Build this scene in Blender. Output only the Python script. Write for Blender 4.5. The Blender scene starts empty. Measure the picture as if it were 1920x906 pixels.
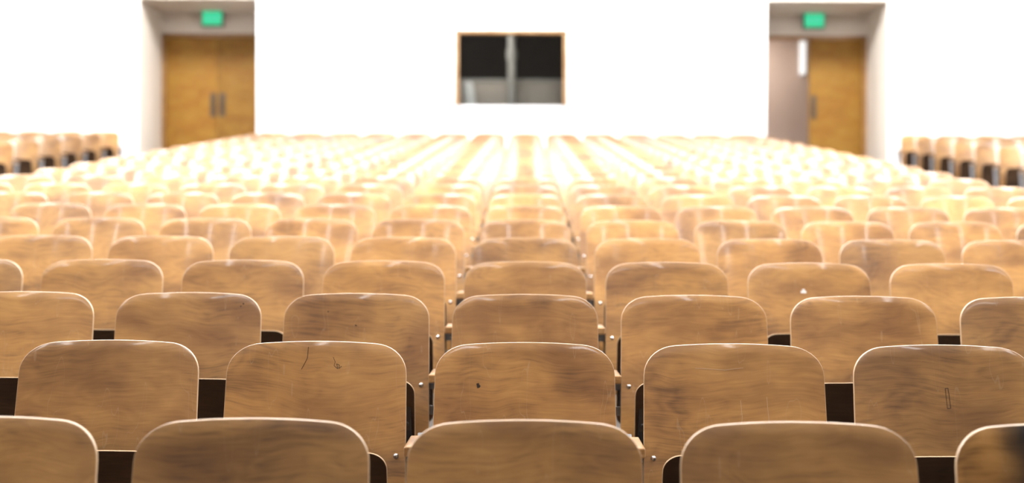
import bpy, bmesh, math, random
from mathutils import Vector, Matrix
random.seed(7)
S = bpy.context.scene
COL = S.collection

# ------------------------------------------------------------------ camera
EYE = 1.54                      # eye height above the floor below the camera
SLOPE = 0.1076                  # rake of the hall floor
FPX = 2667.0                    # 50 mm lens over 1920 px
cam_d = bpy.data.cameras.new('camera')
cam = bpy.data.objects.new('camera', cam_d)
COL.objects.link(cam)
cam.location = (0, 0, EYE)
cam.rotation_euler = (math.radians(90), 0, 0)
cam.rotation_euler = (Matrix.Rotation(math.radians(90), 3, 'X') @ Matrix.Rotation(math.radians(0.22), 3, 'Z')).to_euler()
cam_d.sensor_width = 36.0
cam_d.lens = FPX * 36.0 / 1920.0
cam_d.shift_x = -25.0 / 1920.0
cam_d.clip_start = 0.05
cam_d.clip_end = 200
cam_d.dof.use_dof = True
cam_d.dof.focus_distance = 3.95
cam_d.dof.aperture_fstop = 2.0
S.camera = cam

# ------------------------------------------------------------------ world and exposure
w = bpy.data.worlds.new('world')
S.world = w
w.use_nodes = True
w.node_tree.nodes['Background'].inputs[0].default_value = (1.0, 0.93, 0.85, 1)
w.node_tree.nodes['Background'].inputs[1].default_value = 0.08
S.view_settings.view_transform = 'Standard'
S.view_settings.look = 'None'
S.view_settings.gamma = 1.0
S.view_settings.use_curve_mapping = False
S.view_settings.exposure = -0.55

RUN_STRENGTH = (42, 44, 39, 34, 31, 29)   # the wide ceiling lamps, front to rear
SLIM_STRENGTH = 20.0            # the slim lamps over the front of the hall
WASH_STRENGTH = 85.0            # unseen row of lights added to whiten the rear wall
LAMP_COL = (0.98, 0.98, 0.985)
CEIL_Z = EYE + 5.0              # ceiling above the top of the frame


def floor_z(y):
    return SLOPE * max(y, 0.0)


# ------------------------------------------------------------------ materials
def new_mat(name):
    m = bpy.data.materials.new(name)
    m.use_nodes = True
    return m, m.node_tree.nodes, m.node_tree.links, m.node_tree.nodes['Principled BSDF']


def plain(name, col, rough=0.5, metal=0.0, var=0.06, scale=6.0, bump=0.0, bscale=60.0, spec=0.5):
    m, N, L, b = new_mat(name)
    tc = N.new('ShaderNodeTexCoord')
    nz = N.new('ShaderNodeTexNoise')
    nz.inputs['Scale'].default_value = scale
    nz.inputs['Detail'].default_value = 4
    L.new(tc.outputs['Object'], nz.inputs['Vector'])
    r = N.new('ShaderNodeValToRGB')
    r.color_ramp.elements[0].position = 0.3
    r.color_ramp.elements[1].position = 0.7
    r.color_ramp.elements[0].color = tuple(c * (1 - var) for c in col) + (1,)
    r.color_ramp.elements[1].color = tuple(min(1, c * (1 + var)) for c in col) + (1,)
    L.new(nz.outputs['Fac'], r.inputs['Fac'])
    L.new(r.outputs['Color'], b.inputs['Base Color'])
    b.inputs['Roughness'].default_value = rough
    b.inputs['Metallic'].default_value = metal
    b.inputs['Specular IOR Level'].default_value = spec
    if bump:
        n2 = N.new('ShaderNodeTexNoise')
        n2.inputs['Scale'].default_value = bscale
        L.new(tc.outputs['Object'], n2.inputs['Vector'])
        bp = N.new('ShaderNodeBump')
        bp.inputs['Strength'].default_value = bump
        bp.inputs['Distance'].default_value = 0.002
        L.new(n2.outputs['Fac'], bp.inputs['Height'])
        L.new(bp.outputs['Normal'], b.inputs['Normal'])
    return m


def emit(name, col, strength):
    m, N, L, b = new_mat(name)
    b.inputs['Base Color'].default_value = tuple(c * 0.3 for c in col) + (1,)
    b.inputs['Emission Color'].default_value = tuple(col) + (1,)
    b.inputs['Emission Strength'].default_value = strength
    return m


def wood(name, dark, mid, light, stretch=(1.0, 1.0, 3.2), rough=0.3, coat=0.5, smudge=0.60, black_from=None, spec=0.5, scratch=0.3):
    """Varnished veneer: figure drawn out along the local x axis, darker worn patches, fine scratches; shifted for every object."""
    m, N, L, b = new_mat(name)
    tc = N.new('ShaderNodeTexCoord')
    oi = N.new('ShaderNodeObjectInfo')
    mul = N.new('ShaderNodeMath'); mul.operation = 'MULTIPLY'; mul.inputs[1].default_value = 53.0
    L.new(oi.outputs['Random'], mul.inputs[0])
    cx = N.new('ShaderNodeCombineXYZ')
    L.new(mul.outputs[0], cx.inputs[0]); L.new(mul.outputs[0], cx.inputs[1]); L.new(mul.outputs[0], cx.inputs[2])
    add = N.new('ShaderNodeVectorMath'); add.operation = 'ADD'
    L.new(tc.outputs['Object'], add.inputs[0]); L.new(cx.outputs[0], add.inputs[1])
    # slow warp of the figure
    wz = N.new('ShaderNodeTexNoise'); wz.inputs['Scale'].default_value = 3.2; wz.inputs['Detail'].default_value = 2
    L.new(add.outputs[0], wz.inputs['Vector'])
    ws = N.new('ShaderNodeVectorMath'); ws.operation = 'SCALE'; ws.inputs['Scale'].default_value = 0.11
    L.new(wz.outputs['Color'], ws.inputs[0])
    wa = N.new('ShaderNodeVectorMath'); wa.operation = 'ADD'
    L.new(add.outputs[0], wa.inputs[0]); L.new(ws.outputs[0], wa.inputs[1])
    mp = N.new('ShaderNodeMapping'); mp.inputs['Scale'].default_value = stretch
    L.new(wa.outputs[0], mp.inputs['Vector'])
    g1 = N.new('ShaderNodeTexNoise'); g1.inputs['Scale'].default_value = 2.4; g1.inputs['Detail'].default_value = 2.5; g1.inputs['Roughness'].default_value = 0.5
    L.new(mp.outputs[0], g1.inputs['Vector'])
    # growth rings: contours of the slow figure
    k1 = N.new('ShaderNodeMath'); k1.operation = 'MULTIPLY'; k1.inputs[1].default_value = 13.0
    L.new(g1.outputs['Fac'], k1.inputs[0])
    k2 = N.new('ShaderNodeMath'); k2.operation = 'PINGPONG'; k2.inputs[1].default_value = 0.5
    L.new(k1.outputs[0], k2.inputs[0])
    # fine fibre along x
    mp2 = N.new('ShaderNodeMapping'); mp2.inputs['Scale'].default_value = (stretch[0] * 3, stretch[1], stretch[2] * 18)
    L.new(wa.outputs[0], mp2.inputs['Vector'])
    g2 = N.new('ShaderNodeTexNoise'); g2.inputs['Scale'].default_value = 3.0; g2.inputs['Detail'].default_value = 5; g2.inputs['Roughness'].default_value = 0.65
    L.new(mp2.outputs[0], g2.inputs['Vector'])
    # broad blotches
    g3 = N.new('ShaderNodeTexNoise'); g3.inputs['Scale'].default_value = 4.5; g3.inputs['Detail'].default_value = 4; g3.inputs['Roughness'].default_value = 0.55
    L.new(wa.outputs[0], g3.inputs['Vector'])
    s1 = N.new('ShaderNodeMath'); s1.operation = 'MULTIPLY_ADD'; s1.inputs[1].default_value = 0.14; s1.inputs[2].default_value = 0.02
    L.new(k2.outputs[0], s1.inputs[0])
    s2 = N.new('ShaderNodeMath'); s2.operation = 'MULTIPLY_ADD'; s2.inputs[1].default_value = 0.42
    L.new(g2.outputs['Fac'], s2.inputs[0]); L.new(s1.outputs[0], s2.inputs[2])
    mx = N.new('ShaderNodeMath'); mx.operation = 'MULTIPLY_ADD'; mx.inputs[1].default_value = 0.47
    L.new(g3.outputs['Fac'], mx.inputs[0]); L.new(s2.outputs[0], mx.inputs[2])
    r = N.new('ShaderNodeValToRGB')
    e = r.color_ramp.elements
    e[0].position = 0.32; e[0].color = dark + (1,)
    e[1].position = 0.66; e[1].color = light + (1,)
    k = e.new(0.47); k.color = mid + (1,)
    L.new(mx.outputs[0], r.inputs['Fac'])
    # worn, smoky patches
    sm = N.new('ShaderNodeTexNoise'); sm.inputs['Scale'].default_value = 4.6; sm.inputs['Detail'].default_value = 3
    mp3 = N.new('ShaderNodeMapping'); mp3.inputs['Scale'].default_value = (0.8, 1, 1.7)
    L.new(add.outputs[0], mp3.inputs['Vector']); L.new(mp3.outputs[0], sm.inputs['Vector'])
    smr = N.new('ShaderNodeValToRGB')
    smr.color_ramp.elements[0].position = 0.36; smr.color_ramp.elements[0].color = (smudge, smudge * 0.87, smudge * 0.70, 1)
    smr.color_ramp.elements[1].position = 0.60; smr.color_ramp.elements[1].color = (1.05, 1.05, 1.05, 1)
    L.new(sm.outputs['Fac'], smr.inputs['Fac'])
    mm = N.new('ShaderNodeMix'); mm.data_type = 'RGBA'; mm.blend_type = 'MULTIPLY'; mm.inputs['Factor'].default_value = 1.0
    L.new(r.outputs['Color'], mm.inputs['A']); L.new(smr.outputs['Color'], mm.inputs['B'])
    # hairline scratches
    st = N.new('ShaderNodeTexNoise'); st.inputs['Scale'].default_value = 2.0; st.inputs['Detail'].default_value = 1
    mp4 = N.new('ShaderNodeMapping'); mp4.inputs['Scale'].default_value = (14, 1, 2.2); mp4.inputs['Rotation'].default_value = (0, 0.35, 0)
    L.new(add.outputs[0], mp4.inputs['Vector']); L.new(mp4.outputs[0], st.inputs['Vector'])
    sr = N.new('ShaderNodeValToRGB')
    q = sr.color_ramp.elements
    q[0].position = 0.640; q[0].color = (0, 0, 0, 1)
    q[1].position = 0.652; q[1].color = (0, 0, 0, 1)
    q2 = q.new(0.646); q2.color = (1, 1, 1, 1)
    L.new(st.outputs['Fac'], sr.inputs['Fac'])
    sf = N.new('ShaderNodeMath'); sf.operation = 'MULTIPLY'; sf.inputs[1].default_value = scratch
    L.new(sr.outputs['Color'], sf.inputs[0])
    ms = N.new('ShaderNodeMix'); ms.data_type = 'RGBA'
    L.new(sf.outputs[0], ms.inputs['Factor']); L.new(mm.outputs['Result'], ms.inputs['A'])
    ms.inputs['B'].default_value = (0.62, 0.46, 0.28, 1)
    hs = N.new('ShaderNodeHueSaturation')
    mr = N.new('ShaderNodeMapRange'); mr.inputs['To Min'].default_value = 0.86; mr.inputs['To Max'].default_value = 1.14
    fr = N.new('ShaderNodeMath'); fr.operation = 'FRACT'
    L.new(mul.outputs[0], fr.inputs[0]); L.new(fr.outputs[0], mr.inputs['Value'])
    L.new(mr.outputs['Result'], hs.inputs['Value'])
    L.new(ms.outputs['Result'], hs.inputs['Color'])
    out = hs.outputs['Color']
    if black_from:
        # blends to black towards +x, with a ragged soft edge
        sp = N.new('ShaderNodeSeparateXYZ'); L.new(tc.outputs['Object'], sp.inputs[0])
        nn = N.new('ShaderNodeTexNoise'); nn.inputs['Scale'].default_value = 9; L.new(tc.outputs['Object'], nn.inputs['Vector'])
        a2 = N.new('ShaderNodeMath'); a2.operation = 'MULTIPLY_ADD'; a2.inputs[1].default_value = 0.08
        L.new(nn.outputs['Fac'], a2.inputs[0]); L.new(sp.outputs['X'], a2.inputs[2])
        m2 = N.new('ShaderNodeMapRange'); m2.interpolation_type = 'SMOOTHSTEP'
        m2.inputs['From Min'].default_value = black_from + 0.0; m2.inputs['From Max'].default_value = black_from + 0.10
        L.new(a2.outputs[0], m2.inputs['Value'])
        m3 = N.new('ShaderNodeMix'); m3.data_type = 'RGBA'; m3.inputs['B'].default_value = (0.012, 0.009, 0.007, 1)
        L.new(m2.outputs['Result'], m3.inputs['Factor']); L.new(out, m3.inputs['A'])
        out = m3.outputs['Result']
    L.new(out, b.inputs['Base Color'])
    b.inputs['Roughness'].default_value = rough
    b.inputs['Specular IOR Level'].default_value = spec
    b.inputs['Coat Weight'].default_value = coat
    b.inputs['Coat Roughness'].default_value = 0.09
    bp = N.new('ShaderNodeBump'); bp.inputs['Strength'].default_value = 0.08; bp.inputs['Distance'].default_value = 0.002
    L.new(g1.outputs['Fac'], bp.inputs['Height']); L.new(bp.outputs['Normal'], b.inputs['Normal'])
    return m


SEAT_DARK, SEAT_MID, SEAT_LIGHT = (0.20, 0.088, 0.018), (0.44, 0.215, 0.053), (0.58, 0.310, 0.090)
M = {}
M['ply'] = wood('honey_plywood', SEAT_DARK, SEAT_MID, SEAT_LIGHT, rough=0.44, coat=1.0, spec=1.0)
M['ply_part_black'] = wood('part_black_plywood', SEAT_DARK, SEAT_MID, SEAT_LIGHT, rough=0.44, coat=0.3, black_from=-0.13)
M['edge'] = plain('plywood_edge', (0.46, 0.31, 0.18), 0.4, var=0.10, scale=40)
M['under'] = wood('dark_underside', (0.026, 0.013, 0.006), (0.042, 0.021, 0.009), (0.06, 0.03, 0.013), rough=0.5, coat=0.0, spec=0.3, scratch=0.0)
M['armwood'] = wood('armrest_wood', (0.24, 0.12, 0.045), (0.36, 0.20, 0.08), (0.46, 0.28, 0.13), stretch=(7, 1, 7), rough=0.3, coat=0.4)
M['iron'] = plain('grey_cast_iron', (0.17, 0.172, 0.18), 0.5, 0.0, var=0.15, scale=12, bump=0.15)
M['bracket'] = plain('black_steel', (0.018, 0.018, 0.020), 0.35, 0.3, var=0.2)
M['chrome'] = plain('bright_steel', (0.72, 0.72, 0.72), 0.22, 1.0, var=0.05)
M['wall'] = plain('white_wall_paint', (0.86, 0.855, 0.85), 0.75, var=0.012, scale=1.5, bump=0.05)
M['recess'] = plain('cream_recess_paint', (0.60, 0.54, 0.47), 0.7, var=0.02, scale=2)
M['ceiling'] = plain('white_ceiling_paint', (0.80, 0.79, 0.77), 0.8, var=0.02)
M['floor'] = plain('dark_brown_floor', (0.060, 0.045, 0.034), 0.6, var=0.25, scale=5, bump=0.2)
M['door'] = wood('orange_oak_door', (0.200, 0.098, 0.010), (0.228, 0.113, 0.013), (0.255, 0.130, 0.017), stretch=(5, 1, 0.6), rough=0.5, coat=0.0, smudge=0.92, spec=0.25)
M['doorframe'] = wood('brown_door_frame', (0.22, 0.11, 0.030), (0.30, 0.155, 0.045), (0.36, 0.19, 0.06), stretch=(7, 1, 0.8), rough=0.45, coat=0.1, smudge=0.8)
M['winframe'] = wood('tan_window_frame', (0.20, 0.11, 0.042), (0.26, 0.15, 0.06), (0.32, 0.19, 0.085), stretch=(3, 1, 3), rough=0.4, coat=0.1, smudge=0.85)
M['plate'] = plain('bronze_plate', (0.07, 0.045, 0.024), 0.5, 0.2, var=0.1)
M['sign_green'] = emit('lit_green_face', (0.03, 0.72, 0.36), 1.05)
M['sign_letter'] = emit('lit_pale_green_letters', (0.12, 0.86, 0.52), 1.2)
M['sign_box'] = plain('dark_sign_housing', (0.10, 0.075, 0.05), 0.5)
for i_, e_ in enumerate(RUN_STRENGTH):
    M['lamp%d' % i_] = emit('lamp_diffuser_%d' % i_, LAMP_COL, e_)
M['slim'] = emit('slim_diffuser', LAMP_COL, SLIM_STRENGTH)
M['wash'] = emit('added_wash_diffuser', LAMP_COL, WASH_STRENGTH)
M['board'] = plain('dark_panelled_front', (0.10, 0.07, 0.05), 0.6, var=0.2)
M['lampbox'] = plain('white_lamp_housing', (0.8, 0.8, 0.8), 0.5)
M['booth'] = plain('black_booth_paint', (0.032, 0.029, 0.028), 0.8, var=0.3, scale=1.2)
M['console'] = plain('grey_console', (0.44, 0.38, 0.335), 0.6, var=0.12, scale=2)
M['post'] = plain('pale_grey_post', (0.44, 0.42, 0.40), 0.5, var=0.15, scale=3)
M['paper'] = plain('white_paper', (0.93, 0.93, 0.94), 0.6, var=0.03)
M['sill'] = plain('pale_sill', (0.74, 0.74, 0.76), 0.5, var=0.02)
M['mauve'] = plain('mauve_corridor_paint', (0.52, 0.40, 0.33), 0.7, var=0.05, scale=1.3)
M['strip'] = emit('white_strip_glow', (1.0, 0.98, 0.95), 1.5)
M['chip'] = plain('bare_white_chip', (0.88, 0.85, 0.80), 0.6)
M['ink'] = plain('black_ink', (0.035, 0.022, 0.014), 0.5)
M['scratch'] = plain('pale_scratch', (0.62, 0.46, 0.30), 0.5)
gm, N, L, b = new_mat('booth_glass')
N.remove(b)
fr = N.new('ShaderNodeFresnel'); fr.inputs['IOR'].default_value = 1.5
tr = N.new('ShaderNodeBsdfTransparent'); tr.inputs[0].default_value = (0.93, 0.95, 0.94, 1)
gl = N.new('ShaderNodeBsdfGlossy'); gl.inputs['Roughness'].default_value = 0.02
mx = N.new('ShaderNodeMixShader')
L.new(fr.outputs[0], mx.inputs[0]); L.new(tr.outputs[0], mx.inputs[1]); L.new(gl.outputs[0], mx.inputs[2])
L.new(mx.outputs[0], N['Material Output'].inputs[0])
M['glass'] = gm


# ------------------------------------------------------------------ mesh helpers
def link(name, bm, mats, parent=None, smooth=False, **props):
    me = bpy.data.meshes.new(name)
    bmesh.ops.recalc_face_normals(bm, faces=bm.faces)
    bm.to_mesh(me)
    bm.free()
    for m in (mats if isinstance(mats, (list, tuple)) else [mats]):
        me.materials.append(m)
    if smooth:
        for p in me.polygons:
            p.use_smooth = True
    o = bpy.data.objects.new(name, me)
    COL.objects.link(o)
    if parent:
        o.parent = parent
    for k, v in props.items():
        o[k] = v
    return o


def thing(name, label, cat, loc=(0, 0, 0), group=None):
    o = bpy.data.objects.new(name, None)
    o.empty_display_size = 0.05
    COL.objects.link(o)
    o.location = loc
    o['label'] = label
    o['category'] = cat
    if group:
        o['group'] = group
    return o


def box(bm, x0, x1, y0, y1, z0, z1, bev=0.0, seg=2):
    g = bmesh.ops.create_cube(bm, size=1.0, matrix=Matrix.Translation(((x0 + x1) / 2, (y0 + y1) / 2, (z0 + z1) / 2)) @ Matrix.Diagonal((x1 - x0, y1 - y0, z1 - z0, 1)))
    if bev:
        es = list({e for v in g['verts'] for e in v.link_edges})
        bmesh.ops.bevel(bm, geom=es, offset=bev, segments=seg, affect='EDGES', profile=0.5)


def boxo(name, dims, mat, parent=None, bev=0.0, **props):
    bm = bmesh.new()
    box(bm, *dims, bev=bev)
    return link(name, bm, mat, parent, **props)


def prism_x(bm, pts, x0, x1, bev=0.0):
    """Extrude a yz outline from x0 to x1."""
    a = [bm.verts.new((x0, p[0], p[1])) for p in pts]
    c = [bm.verts.new((x1, p[0], p[1])) for p in pts]
    n = len(pts)
    fs = [bm.faces.new(a), bm.faces.new(c[::-1])]
    for i in range(n):
        fs.append(bm.faces.new((a[i], a[(i + 1) % n], c[(i + 1) % n], c[i])))
    if bev:
        es = [e for f in fs[:2] for e in f.edges]
        bmesh.ops.bevel(bm, geom=es, offset=bev, segments=2, affect='EDGES', profile=0.5)


def dome(bm, x, y, z, r, n=14):
    """Round bolt head facing -y."""
    bmesh.ops.create_cone(bm, cap_ends=True, segments=n, radius1=r * 1.25, radius2=r * 1.2, depth=0.002,
                          matrix=Matrix.Translation((x, y, z)) @ Matrix.Rotation(math.radians(90), 4, 'X'))
    bmesh.ops.create_uvsphere(bm, u_segments=n, v_segments=8, radius=r,
                              matrix=Matrix.Translation((x, y - 0.0008, z)) @ Matrix.Diagonal((1, 0.55, 1, 1)))


def board(half_w, z_top, z_bot, rx, rz, rbx, rbz, crown, taper, thick, yfun, nv=18, bev=0.0024, p=2.15):
    """Moulded plywood sheet: rounded corners, crowned top, thickness towards +y; slot 0 faces, slot 1 rim."""
    xs = []
    nm, nc = 14, 9
    for i in range(nc):                       # left corner, then the middle, then the right corner
        t = i / nc * math.pi / 2
        xs.append(-(half_w - rx) - rx * math.cos(t))
    for i in range(nm + 1):
        xs.append(-(half_w - rx) + 2 * (half_w - rx) * i / nm)
    for i in range(1, nc + 1):
        t = i / nc * math.pi / 2
        xs.append((half_w - rx) + rx * math.sin(t))

    def corner(ax, rxx, rzz):
        d = (ax - (half_w - rxx)) / rxx
        if d <= 0:
            return 0.0
        return rzz * (1 - (max(0.0, 1 - min(1.0, d) ** p)) ** (1 / p))
    bm = bmesh.new()
    F, B = [], []
    for x in xs:
        zt = z_top - crown * (x / half_w) ** 2 - corner(abs(x), rx, rz)
        zb = z_bot + corner(abs(x), rbx, rbz)
        cf, cb = [], []
        for j in range(nv + 1):
            z = zb + (zt - zb) * j / nv
            xx = x * (1 + taper * (z_top - z))
            y = yfun(xx, z)
            cf.append(bm.verts.new((xx, y, z)))
            cb.append(bm.verts.new((xx, y + thick, z)))
        F.append(cf); B.append(cb)
    n = len(xs)
    for i in range(n - 1):
        for j in range(nv):
            bm.faces.new((F[i][j], F[i + 1][j], F[i + 1][j + 1], F[i][j + 1]))
            bm.faces.new((B[i][j], B[i][j + 1], B[i + 1][j + 1], B[i + 1][j]))
    rim = []
    ring = [(i, 0) for i in range(n)] + [(n - 1, j) for j in range(1, nv + 1)] + [(i, nv) for i in range(n - 2, -1, -1)] + [(0, j) for j in range(nv - 1, 0, -1)]
    for k in range(len(ring)):
        i, j = ring[k]; i2, j2 = ring[(k + 1) % len(ring)]
        f = bm.faces.new((F[i][j], B[i][j], B[i2][j2], F[i2][j2]))
        f.material_index = 1
        rim.append(f)
    bm.normal_update()
    es = set()
    for f in rim:
        for e in f.edges:
            if any(lf.material_index == 0 for lf in e.link_faces):
                es.add(e)
    bmesh.ops.bevel(bm, geom=list(es), offset=bev, segments=2, affect='EDGES', profile=0.5, material=1, clamp_overlap=True)
    return bm


# ------------------------------------------------------------------ the hall
WALL_Y = 23.30                   # rear wall
DOOR_Y = 24.75                   # back of the two recesses
CEN_L, CEN_R = -4.41, 3.94       # central wall between the recesses
REC_L, REC_R = -6.35, 5.94       # outer jambs
SIDE_L, SIDE_R = -12.5, 12.2
FRONT_Y = -5.0
LAND = floor_z(WALL_Y)           # landing level
SOFFIT = EYE + 3.965
HEAD = EYE + 3.57                # door head
ST = dict(kind='structure')
bm = bmesh.new()
prof = [(FRONT_Y, 0), (0, 0), (WALL_Y, LAND), (29.0, LAND), (29.0, LAND - 0.4), (WALL_Y, LAND - 0.4), (0, -0.4), (FRONT_Y, -0.4)]
prism_x(bm, prof, SIDE_L - 0.3, SIDE_R + 0.3)
link('floor', bm, M['floor'], **ST)
boxo('ceiling', (SIDE_L, SIDE_R, FRONT_Y, WALL_Y, CEIL_Z, CEIL_Z + 0.25), M['ceiling'], **ST)
boxo('wall_left', (SIDE_L - 0.3, SIDE_L, FRONT_Y, WALL_Y, 0, CEIL_Z + 0.25), M['wall'], **ST)
boxo('wall_right', (SIDE_R, SIDE_R + 0.3, FRONT_Y, WALL_Y, 0, CEIL_Z + 0.25), M['wall'], **ST)
boxo('wall_front', (SIDE_L - 0.3, SIDE_R + 0.3, FRONT_Y - 0.3, FRONT_Y, 0, CEIL_Z + 0.25), M['board'], **ST)
# rear wall: outer panels, central panel around the booth opening, lintels over the recesses
WX0, WX1, WZ0, WZ1 = -1.165, 0.675, EYE + 2.17, EYE + 3.465
T = 0.22
bm = bmesh.new()
box(bm, SIDE_L - 0.3, REC_L, WALL_Y, DOOR_Y, LAND, CEIL_Z + 0.25)
link('wall_rear_left', bm, M['wall'], **ST)
bm = bmesh.new()
box(bm, REC_R, SIDE_R + 0.3, WALL_Y, DOOR_Y, LAND, CEIL_Z + 0.25)
link('wall_rear_right', bm, M['wall'], **ST)
bm = bmesh.new()
box(bm, CEN_L, WX0, WALL_Y, WALL_Y + T, LAND, CEIL_Z + 0.25)
box(bm, WX1, CEN_R, WALL_Y, WALL_Y + T, LAND, CEIL_Z + 0.25)
box(bm, WX0, WX1, WALL_Y, WALL_Y + T, LAND, WZ0)
box(bm, WX0, WX1, WALL_Y, WALL_Y + T, WZ1, CEIL_Z + 0.25)
box(bm, CEN_L, CEN_L + T, WALL_Y + T, DOOR_Y, LAND, CEIL_Z)
box(bm, CEN_R - T, CEN_R, WALL_Y + T, DOOR_Y, LAND, CEIL_Z)
link('wall_rear', bm, M['wall'], **ST)
for i, (a, c) in enumerate(((REC_L, CEN_L), (CEN_R, REC_R)), 1):
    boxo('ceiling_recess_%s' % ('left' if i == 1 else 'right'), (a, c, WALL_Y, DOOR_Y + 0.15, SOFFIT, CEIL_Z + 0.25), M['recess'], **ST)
    bm = bmesh.new()            # painted lining: header above the door, thin jamb skins
    box(bm, a, c, DOOR_Y, DOOR_Y + 0.15, HEAD + 0.03, SOFFIT)
    if i == 1:
        box(bm, a, a + 0.012, WALL_Y + 0.02, DOOR_Y, LAND, SOFFIT)
    else:
        box(bm, c - 0.012, c, WALL_Y + 0.02, DOOR_Y, LAND, SOFFIT)
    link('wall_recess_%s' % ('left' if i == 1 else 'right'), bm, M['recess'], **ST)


def door_set(name, x0, x1, open_left):
    """Double door in its frame: two veneered leaves with push plates."""
    fr = thing(name, '', '')
    del fr['label'], fr['category']
    fr['kind'] = 'structure'
    fr.location = ((x0 + x1) / 2, DOOR_Y, LAND)
    cx = (x0 + x1) / 2
    hw = (x1 - x0) / 2
    h = HEAD - LAND
    bm = bmesh.new()
    for s in (-1, 1):
        a, c = sorted((s * hw, s * (hw - 0.06)))
        box(bm, a, c, 0.0, 0.13, 0, h + 0.03, bev=0.006)
    box(bm, -hw, hw, 0.0, 0.13, h - 0.03, h + 0.03, bev=0.006)
    link('door_frame', bm, M['doorframe'], fr)
    lw = hw - 0.065
    for s in (-1, 1):
        bm = bmesh.new()
        a, c = sorted((s * 0.004, s * lw))
        box(bm, a, c, 0.06, 0.105, 0.01, h - 0.035, bev=0.004)
        leaf = link('door_leaf', bm, M['door'], fr)
        bm = bmesh.new()
        a, c = sorted((s * 0.03, s * 0.13))
        box(bm, a, c, 0.052, 0.061, 1.19, 1.60, bev=0.003)
        xm = (a + c) / 2                       # pull bow on the plate
        box(bm, xm - 0.012, xm + 0.012, 0.0, 0.018, 1.27, 1.52, bev=0.006)
        box(bm, xm - 0.012, xm + 0.012, 0.012, 0.054, 1.27, 1.30, bev=0.005)
        box(bm, xm - 0.012, xm + 0.012, 0.012, 0.054, 1.49, 1.52, bev=0.005)
        link('push_plate', bm, M['plate'], leaf, label='dark bronze push plate')
        if open_left and s < 0:                # swung back into the corridor about its hinge
            hinge = Vector((-lw, 0.10, 0))
            leaf.matrix_local = Matrix.Translation(hinge) @ Matrix.Rotation(math.radians(92), 4, 'Z') @ Matrix.Translation(-hinge)
    return fr


door_set('door_1', REC_L + 0.012, CEN_L, False)
door_set('door_2', CEN_R, REC_R - 0.012, True)

# corridor behind the open leaf
bm = bmesh.new()
box(bm, 2.6, 7.6, 27.0, 27.15, LAND, HEAD + 0.5)
link('wall_corridor_back', bm, M['mauve'], **ST)
bm = bmesh.new()
box(bm, 2.45, 2.6, DOOR_Y + 0.15, 27.15, LAND, HEAD + 0.5)
box(bm, 7.6, 7.75, DOOR_Y + 0.15, 27.15, LAND, HEAD + 0.5)
box(bm, REC_R - 0.012, 7.6, DOOR_Y + 0.001, DOOR_Y + 0.15, LAND, HEAD + 0.5)
box(bm, 2.6, CEN_R, DOOR_Y + 0.001, DOOR_Y + 0.15, LAND, HEAD + 0.5)
link('wall_corridor_sides', bm, M['mauve'], **ST)
boxo('ceiling_corridor', (2.45, 7.75, DOOR_Y + 0.15, 27.15, HEAD + 0.5, HEAD + 0.6), M['ceiling'], **ST)
lt = bpy.data.lights.new('corridor_fill_light', 'AREA')  # unseen light added to brighten the corridor wall
lt.shape = 'RECTANGLE'; lt.size = 0.8; lt.size_y = 0.4; lt.energy = 100; lt.color = (1, 0.95, 0.9)
lo = bpy.data.objects.new('corridor_fill_light', lt); COL.objects.link(lo)
lo.location = (3.9, 26.0, HEAD + 0.47)
t = thing('wall_lamp', 'slim upright white wall lamp glowing in the corridor beyond the half-open doors', 'lamp', (5.245, 26.97, 0))
boxo('back_plate', (-0.07, 0.07, 0.0, 0.028, EYE + 3.16, EYE + 3.84), M['lampbox'], t, bev=0.005)
boxo('diffuser', (-0.055, 0.055, -0.05, 0.0, EYE + 3.19, EYE + 3.81), M['strip'], t, bev=0.02)

# projection booth
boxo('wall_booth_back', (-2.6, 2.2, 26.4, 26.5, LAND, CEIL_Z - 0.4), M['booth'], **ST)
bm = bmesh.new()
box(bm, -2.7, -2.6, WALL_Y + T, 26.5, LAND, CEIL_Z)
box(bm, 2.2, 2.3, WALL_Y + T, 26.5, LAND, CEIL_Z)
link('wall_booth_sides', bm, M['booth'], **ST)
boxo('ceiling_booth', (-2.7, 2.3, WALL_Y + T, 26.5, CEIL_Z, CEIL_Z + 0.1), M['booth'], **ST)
wf = bpy.data.objects.new('window_1', None); COL.objects.link(wf)
wf.location = ((WX0 + WX1) / 2, WALL_Y, WZ0); wf['kind'] = 'structure'
hw, hh = (WX1 - WX0) / 2, WZ1 - WZ0
bm = bmesh.new()
FT = 0.062
for s in (-1, 1):
    a, c = sorted((s * hw, s * (hw - FT)))
    box(bm, a, c, -0.03, T, 0.05, hh, bev=0.005)
box(bm, -hw, hw, -0.03, T, hh - FT, hh, bev=0.005)
link('window_frame', bm, M['winframe'], wf)
boxo('window_sill', (-hw - 0.01, hw + 0.01, -0.012, T, 0.0, 0.055), M['sill'], wf, bev=0.006)
bm = bmesh.new()                # booth glass leans outward at the top
prism_x(bm, [(0.150, 0.055), (0.156, 0.055), (0.046, hh - FT), (0.040, hh - FT)], -hw + FT, hw - FT)
link('window_pane', bm, M['glass'], wf)

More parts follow.
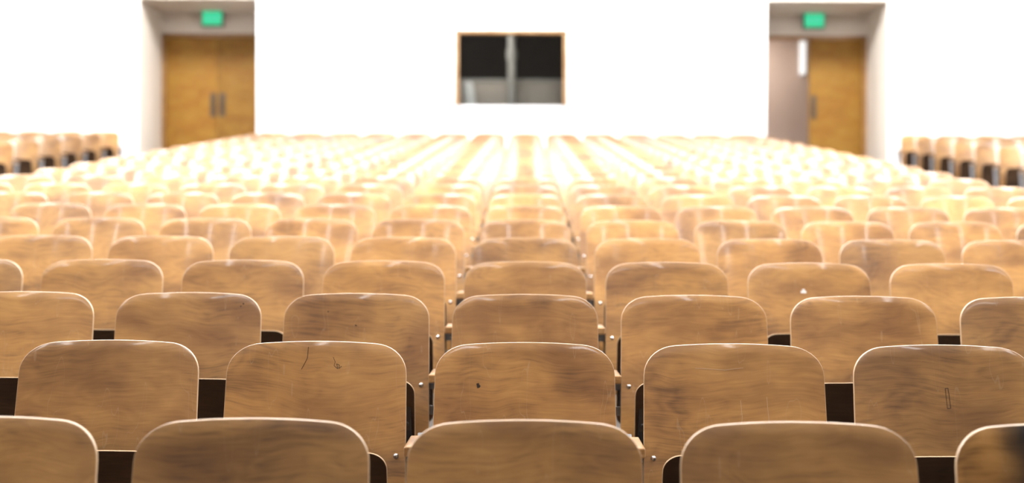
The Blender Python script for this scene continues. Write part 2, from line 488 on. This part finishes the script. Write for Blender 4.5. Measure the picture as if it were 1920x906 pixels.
t = thing('console', 'low grey equipment console across the lower half of the booth window', 'console', (-0.24, 24.45, LAND))
zc = WZ0 - LAND
boxo('cabinet', (-1.5, 1.5, 0, 0.55, 0.0, zc + 0.58), M['console'], t, bev=0.02)
boxo('top_panel', (-1.53, 1.53, -0.03, 0.58, zc + 0.58, zc + 0.62), M['post'], t, bev=0.01)
bm = bmesh.new()
for k in range(5):
    box(bm, -1.3 + k * 0.55, -0.85 + k * 0.55, -0.012, 0.0, zc + 0.08, zc + 0.44, bev=0.004)
link('front_panel', bm, M['console'], t)
t = thing('post', 'pale grey upright post in the middle of the booth window', 'post', (-0.244, 24.25, LAND))
bm = bmesh.new()
bmesh.ops.create_cone(bm, cap_ends=True, segments=20, radius1=0.07, radius2=0.07, depth=CEIL_Z - LAND, matrix=Matrix.Translation((0, 0, (CEIL_Z - LAND) / 2)))
link('shaft', bm, M['post'], t, smooth=True)
bm = bmesh.new()
bmesh.ops.create_cone(bm, cap_ends=True, segments=20, radius1=0.11, radius2=0.08, depth=0.12, matrix=Matrix.Translation((0, 0, 0.06)))
bmesh.ops.create_cone(bm, cap_ends=True, segments=20, radius1=0.09, radius2=0.09, depth=0.16, matrix=Matrix.Translation((0, 0, zc + 1.02)))
link('collar', bm, M['post'], t)
t = thing('shelf', 'narrow pale ledge along the bottom of the booth window glass', 'shelf', (-0.242, WALL_Y + T, WZ0 - 0.02))
boxo('board', (-1.0, 1.0, 0.0, 0.56, 0.0, 0.035), M['post'], t, bev=0.005)
bm = bmesh.new()
for s in (-1, 1):
    prism_x(bm, [(0, 0), (0.22, 0), (0, -0.22)], s * 0.7 - 0.015, s * 0.7 + 0.015)
link('shelf_bracket', bm, M['post'], t)
bm = bmesh.new()
bmesh.ops.create_cone(bm, cap_ends=True, segments=24, radius1=0.105, radius2=0.085, depth=0.48, matrix=Matrix.Rotation(math.radians(-7), 4, 'Y') @ Matrix.Translation((0, 0, 0.24)))
es = [e for e in bm.edges if len(e.link_faces) == 2 and any(len(f.verts) > 4 for f in e.link_faces)]
bmesh.ops.bevel(bm, geom=es, offset=0.03, segments=3, affect='EDGES', profile=0.5)
o = link('paper_roll', bm, M['paper'], smooth=True, label='white upright roll leaning in the lower corner of the booth window', category='roll')
o.location = (-0.925, WALL_Y + T + 0.40, WZ0 + 0.028)


lt = bpy.data.lights.new('roll_fill_light', 'POINT')  # light added out of sight above the window head to brighten the roll
lt.energy = 42; lt.shadow_soft_size = 0.08; lt.color = (1, 0.96, 0.9)
lo = bpy.data.objects.new('roll_fill_light', lt); COL.objects.link(lo)
lo.location = (-0.80, WALL_Y + T + 0.09, WZ1 + 0.12)


# exit signs
def letters(bm, txt, x, z, h, y):
    """EXIT in plain strokes, facing -y."""
    wd, sw, x0 = h * 0.62, h * 0.17, x

    def stroke(xa, za, xb, zb):
        d = Vector((xb - xa, 0, zb - za)); n = Vector((-d.z, 0, d.x)).normalized() * sw / 2
        p = [Vector((xa, y, za)), Vector((xb, y, zb))]
        q = [p[0] - n, p[1] - n, p[1] + n, p[0] + n]
        f = [bm.verts.new(v) for v in q]; g = [bm.verts.new(v + Vector((0, 0.004, 0))) for v in q]
        bm.faces.new(f); bm.faces.new(g[::-1])
        for i in range(4):
            bm.faces.new((f[i], g[i], g[(i + 1) % 4], f[(i + 1) % 4]))
    for c in txt:
        if c == 'E':
            stroke(x0 + sw / 2, z, x0 + sw / 2, z + h)
            for k in (sw / 2, h / 2, h - sw / 2):
                stroke(x0, z + k, x0 + wd, z + k)
            x0 += wd * 1.35
        elif c == 'X':
            stroke(x0 + sw / 2, z, x0 + wd, z + h); stroke(x0 + wd, z, x0 + sw / 2, z + h)
            x0 += wd * 1.35
        elif c == 'I':
            stroke(x0 + sw / 2, z, x0 + sw / 2, z + h)
            x0 += sw * 2.2
        else:
            stroke(x0 + wd / 2, z, x0 + wd / 2, z + h); stroke(x0, z + h - sw / 2, x0 + wd, z + h - sw / 2)
            x0 += wd


for px, lab in ((396, 'green lit exit sign above the closed double doors'), (1525, 'green lit exit sign above the half-open double doors')):
    y = DOOR_Y - 0.13
    X = (px - 985) * y / FPX
    z = EYE + (453 - 36) * y / FPX
    t = thing('exit_sign', lab, 'exit sign', (X, y, z), 'exit signs over the doors')
    boxo('housing', (-0.185, 0.185, 0.0, 0.13, -0.14, 0.14), M['sign_box'], t, bev=0.012)
    boxo('bracket', (-0.10, 0.10, 0.02, 0.09, 0.135, SOFFIT - z), M['sign_box'], t)
    boxo('face', (-0.17, 0.17, -0.012, 0.001, -0.125, 0.125), M['sign_green'], t, bev=0.006)
    bm = bmesh.new()
    letters(bm, 'EXIT', -0.115, -0.055, 0.11, -0.016)
    link('lettering', bm, M['sign_letter'], t)

# ceiling luminaires: two long runs of panels
def luminaire(X, y, hx, hy, mat, label, group, drop=0.062):
    t = thing('ceiling_light', label, 'lamp', (X, y, CEIL_Z), group)
    boxo('housing', (-hx - 0.06, hx + 0.06, -hy - 0.06, hy + 0.06, -0.05, 0.0), M['lampbox'], t, bev=0.004)
    boxo('diffuser', (-hx, hx, -hy, hy, -drop, -0.049), mat, t)


for X in (-7.6, -4.7, -1.9, 1.9, 4.7, 7.6):
    for k in range(3):
        luminaire(X, -2.8 + k * 2.3, 0.12, 1.0, M['slim'], 'slim white ceiling lamp over the front of the hall', 'slim ceiling lamps')
    for k in range(6):
        luminaire(X, 4.3 + k * 2.25, 0.5, 1.0, M['lamp%d' % k], 'long white ceiling panel lamp over the seating', 'ceiling lamps over the seats')
for k in range(8):
    luminaire(-9.8 + k * 2.8, 21.7, 1.1, 0.24, M['wash'], 'unseen narrow ceiling light added to brighten the rear wall', 'added lights along the rear wall', 0.2)

# ------------------------------------------------------------------ the seats
TILT = math.tan(math.radians(12.5))
TOP = 0.85
PITCH_X, PITCH_Y, FIRST_Y = 0.56, 0.906, 2.957
SKEW = 0.012


def back_y(x, z):
    return -(TOP - z) * TILT - 0.56 * x * x + 0.05 * max(0.0, (TOP - z) - 0.25) ** 2


def seat_y(x, z):
    d = z - 0.22
    return -0.155 - 0.19 * d - 0.05 * max(0, (z - 0.50) / 0.085) ** 2 * 0.3 - 0.15 * x * x


def make_seat():
    root = thing('auditorium_seat', 'x', 'seat')
    bk = link('backrest', board(0.240, TOP, 0.335, 0.085, 0.072, 0.035, 0.035, 0.012, 0.07, 0.013, back_y), [M['ply'], M['edge']], root, smooth=True)
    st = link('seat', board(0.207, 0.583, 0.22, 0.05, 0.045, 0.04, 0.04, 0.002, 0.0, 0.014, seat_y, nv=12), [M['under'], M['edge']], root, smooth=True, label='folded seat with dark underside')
    for s in (-1, 1):
        bm = bmesh.new()
        x = s * 0.180
        y = seat_y(x, 0.43)
        pts = [(y - 0.012 + 0.0, 0.505), (y - 0.018, 0.42), (y - 0.004, 0.30), (y + 0.022, 0.30), (y + 0.006, 0.42), (y - 0.006, 0.505)]
        prism_x(bm, pts, x - 0.016, x + 0.016, bev=0.002)
        dome(bm, x, y - 0.019, 0.44, 0.007)
        link('hinge_bracket', bm, M['bracket'], st, label='black steel hinge bracket')
        bm = bmesh.new()
        dome(bm, s * 0.219, back_y(0.219, 0.552) - 0.001, 0.552, 0.0062)
        link('bolt', bm, M['chrome'], root, smooth=True, label='bright steel bolt')
    side_parts(root, 0.28)
    return root


def side_parts(root, x, lugs=(-1, 1)):
    """Iron standard between two seats, with its wooden armrest."""
    bm = bmesh.new()
    pts = [(-0.20, -0.022), (0.16, 0.017), (0.16, 0.035), (0.05, 0.06), (-0.045, 0.12), (-0.06, 0.34), (-0.03, 0.50), (-0.005, 0.60), (-0.02, 0.605),
           (-0.055, 0.580), (-0.24, 0.577), (-0.24, 0.562), (-0.13, 0.545), (-0.115, 0.34), (-0.10, 0.12), (-0.17, 0.03)]
    prism_x(bm, pts, x - 0.009, x + 0.009, bev=0.002)
    for zz in (0.552, 0.47):                    # lugs reaching behind the two backrests
        yy = back_y(0.23, zz) + 0.016
        box(bm, x - (0.075 if -1 in lugs else 0.012), x + (0.075 if 1 in lugs else 0.012), yy, yy + 0.006, zz - 0.015, zz + 0.015)
    iron = link('stanchion', bm, M['iron'], root, label='dark grey iron stanchion')
    bm = bmesh.new()
    box(bm, x - 0.026, x + 0.026, -0.27, -0.06, 0.576, 0.603, bev=0.005, seg=3)
    link('armrest', bm, M['armwood'], root)
    return iron


ORD = ['zeroth', 'first', 'second', 'third', 'fourth', 'fifth', 'sixth', 'seventh', 'eighth', 'ninth', 'tenth', 'eleventh', 'twelfth']


def copy_tree(src, keep=None):
    r = src.copy(); COL.objects.link(r)
    for ch in src.children:
        kind = ch.name.split('.')[0]
        if keep and kind not in keep:
            continue
        c = ch.copy(); COL.objects.link(c); c.parent = r
        for g in ch.children:
            if keep and g.name.split('.')[0] not in keep:
                continue
            d = g.copy(); COL.objects.link(d); d.parent = c
    return r


proto = make_seat()
end_mesh = {}
for sg in (-1, 1):              # meshes of the standards at the two ends of a row
    tmp = bpy.data.objects.new('tmp', None); COL.objects.link(tmp)
    iron_o = side_parts(tmp, 0.28, (sg,))
    end_mesh[sg] = iron_o.data
    end_mesh[sg].use_fake_user = True
    for ch in list(tmp.children):
        bpy.data.objects.remove(ch)
    bpy.data.objects.remove(tmp)
NROWS = 22
FAR = ('backrest', 'seat', 'armrest', 'stanchion')
special = {}
first = True


def project(x, y, z):
    return 985 + x * FPX / y, 453 - (z - EYE) * FPX / y


def row_name(n):
    if n <= 11:
        return '%s row' % ORD[n]
    k = NROWS - n + 1
    return 'rearmost row' if k == 1 else '%s row from rear' % ORD[k]


bpy.context.view_layer.update()
seats = {}
for n in range(1, NROWS + 1):
    y0 = FIRST_Y + PITCH_Y * (n - 1)
    cols = [('c', c, c * PITCH_X) for c in range(-7, 7)]
    if n >= 14:
        cols += [('l', k, -6.53 - PITCH_X * (k - 1)) for k in range(1, 6)]
        cols += [('r', k, 6.00 + PITCH_X * (k - 1)) for k in range(1, 6)]
    for blk, c, X in cols:
        y = y0 - SKEW * X
        z = floor_z(y)
        a = project(X - 0.30, y - 0.1, z)[0]
        b2 = project(X + 0.30, y - 0.1, z)[0]
        if b2 < -4 or a > 1924:
            continue
        s = proto if first else copy_tree(proto, None if n <= 8 else FAR)
        first = False
        s.location = (X, y, z)
        rn = row_name(n)
        if blk == 'c':
            if c == 0:
                lab = 'plywood tip-up seat, %s, in the column below the booth post' % rn
            else:
                side = 'closed doors' if c < 0 else 'half-open doors'
                lab = 'plywood tip-up seat, %s, %s toward %s from booth-post column' % (rn, ORD[abs(c)], side)
            s['group'] = 'tip-up seats of the middle block'
        else:
            door = 'closed doors' if blk == 'l' else 'half-open doors'
            lab = 'plywood tip-up seat across the aisle by %s, %s, %s from aisle' % (door, rn, ORD[c])
            s['group'] = 'tip-up seats beyond the aisle by the %s' % door
        s['label'] = lab
        seats[(blk, n, c)] = s
        if (blk, c) in (('c', -7), ('r', 1)):   # the end standard at the other side
            for ch in list(s.children):
                if ch.name.split('.')[0] in ('armrest', 'stanchion'):
                    d = ch.copy(); COL.objects.link(d); d.parent = s; d.location = (-0.56, 0, 0)
                    if ch.name.split('.')[0] == 'stanchion':
                        d.data = end_mesh[1]
        if (blk, c) in (('c', 6), ('l', 1)):
            for ch in s.children:
                if ch.name.split('.')[0] == 'stanchion':
                    ch.data = end_mesh[-1]


# ------------------------------------------------------------------ marks on single backrests
def part_of(s, kind):
    return [c for c in s.children if c.name.split('.')[0] == kind][0]


def mark(key, name, strokes, width, mat, label, extra):
    """Fine marks lying on the face of one backrest; strokes are polylines in its own x, z metres."""
    s = seats[key]
    bm = bmesh.new()
    for pl in strokes:
        for (xa, za), (xb, zb) in zip(pl, pl[1:]):
            k = max(1, int(math.hypot(xb - xa, zb - za) / 0.006))
            d = Vector((xb - xa, 0, zb - za)).normalized(); nrm = Vector((-d.z, 0, d.x)) * width / 2
            for i in range(k):
                q = []
                for u, sg in ((i / k, 1), ((i + 1) / k, 1), ((i + 1) / k, -1), (i / k, -1)):
                    x = xa + (xb - xa) * u + nrm.x * sg; z = za + (zb - za) * u + nrm.z * sg
                    q.append((x, back_y(x, z) - 0.0006, z))
                f = [bm.verts.new(v) for v in q]
                g = [bm.verts.new((v[0], v[1] + 0.0005, v[2])) for v in q]
                bm.faces.new(f); bm.faces.new(g[::-1])
                for j in range(4):
                    bm.faces.new((f[j], g[j], g[(j + 1) % 4], f[(j + 1) % 4]))
    link(name, bm, mat, part_of(s, 'backrest'), label=label)
    if extra:
        s['label'] = extra


mark(('c', 2, 0), 'nick', [[(-0.127, 0.742), (-0.124, 0.730)], [(-0.126, 0.737), (-0.121, 0.732)]], 0.007, M['ink'], 'dark nick',
     'plywood tip-up seat with a small dark nick, second row, below the booth post')
mark(('c', 2, -1), 'scribble', [[(0.040, 0.808), (0.046, 0.795), (0.043, 0.785), (0.053, 0.777), (0.050, 0.790), (0.058, 0.787), (0.056, 0.778), (0.064, 0.784)],
                               [(-0.028, 0.835), (-0.030, 0.805), (-0.045, 0.775)]], 0.0012, M['ink'], 'thin ink scribble',
     'plywood tip-up seat with a thin ink scribble, second row, first toward the closed doors')
mark(('c', 2, 2), 'outline_mark', [[(0.010, 0.735), (0.018, 0.736), (0.022, 0.683), (0.013, 0.682), (0.010, 0.735)]], 0.0012, M['ink'], 'small drawn rectangle',
     'plywood tip-up seat with a small drawn rectangle, second row, second toward the half-open doors')
mark(('c', 4, 2), 'paint_chip', [[(-0.028, 0.735), (-0.006, 0.735)], [(-0.022, 0.742), (-0.012, 0.742)]], 0.009, M['chip'], 'white chipped spot',
     'plywood tip-up seat with a white chipped spot, fourth row, second toward the half-open doors')
mark(('c', 2, 1), 'scratch', [[(0.02, 0.70), (0.023, 0.66), (0.020, 0.62)], [(-0.10, 0.785), (-0.02, 0.780), (0.03, 0.786)], [(0.09, 0.71), (0.094, 0.64)]], 0.0011, M['scratch'], 'pale hairline scratches', None)
mark(('c', 3, -1), 'ink_spot', [[(-0.008, 0.745), (-0.002, 0.742)], [(-0.10, 0.79), (-0.097, 0.788)]], 0.004, M['ink'], 'dark specks', None)
mark(('c', 3, -2), 'ink_spot', [[(0.176, 0.815), (0.180, 0.812)], [(0.168, 0.806), (0.171, 0.804)]], 0.005, M['ink'], 'dark specks',
     'plywood tip-up seat with dark specks by one corner, third row, second toward the closed doors')

# the last seat of the front row in view is coloured black over most of its face
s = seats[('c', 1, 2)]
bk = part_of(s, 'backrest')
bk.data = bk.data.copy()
bk.data.materials[0] = M['ply_part_black']
s['label'] = 'plywood tip-up seat with black over most of its backrest, first row'
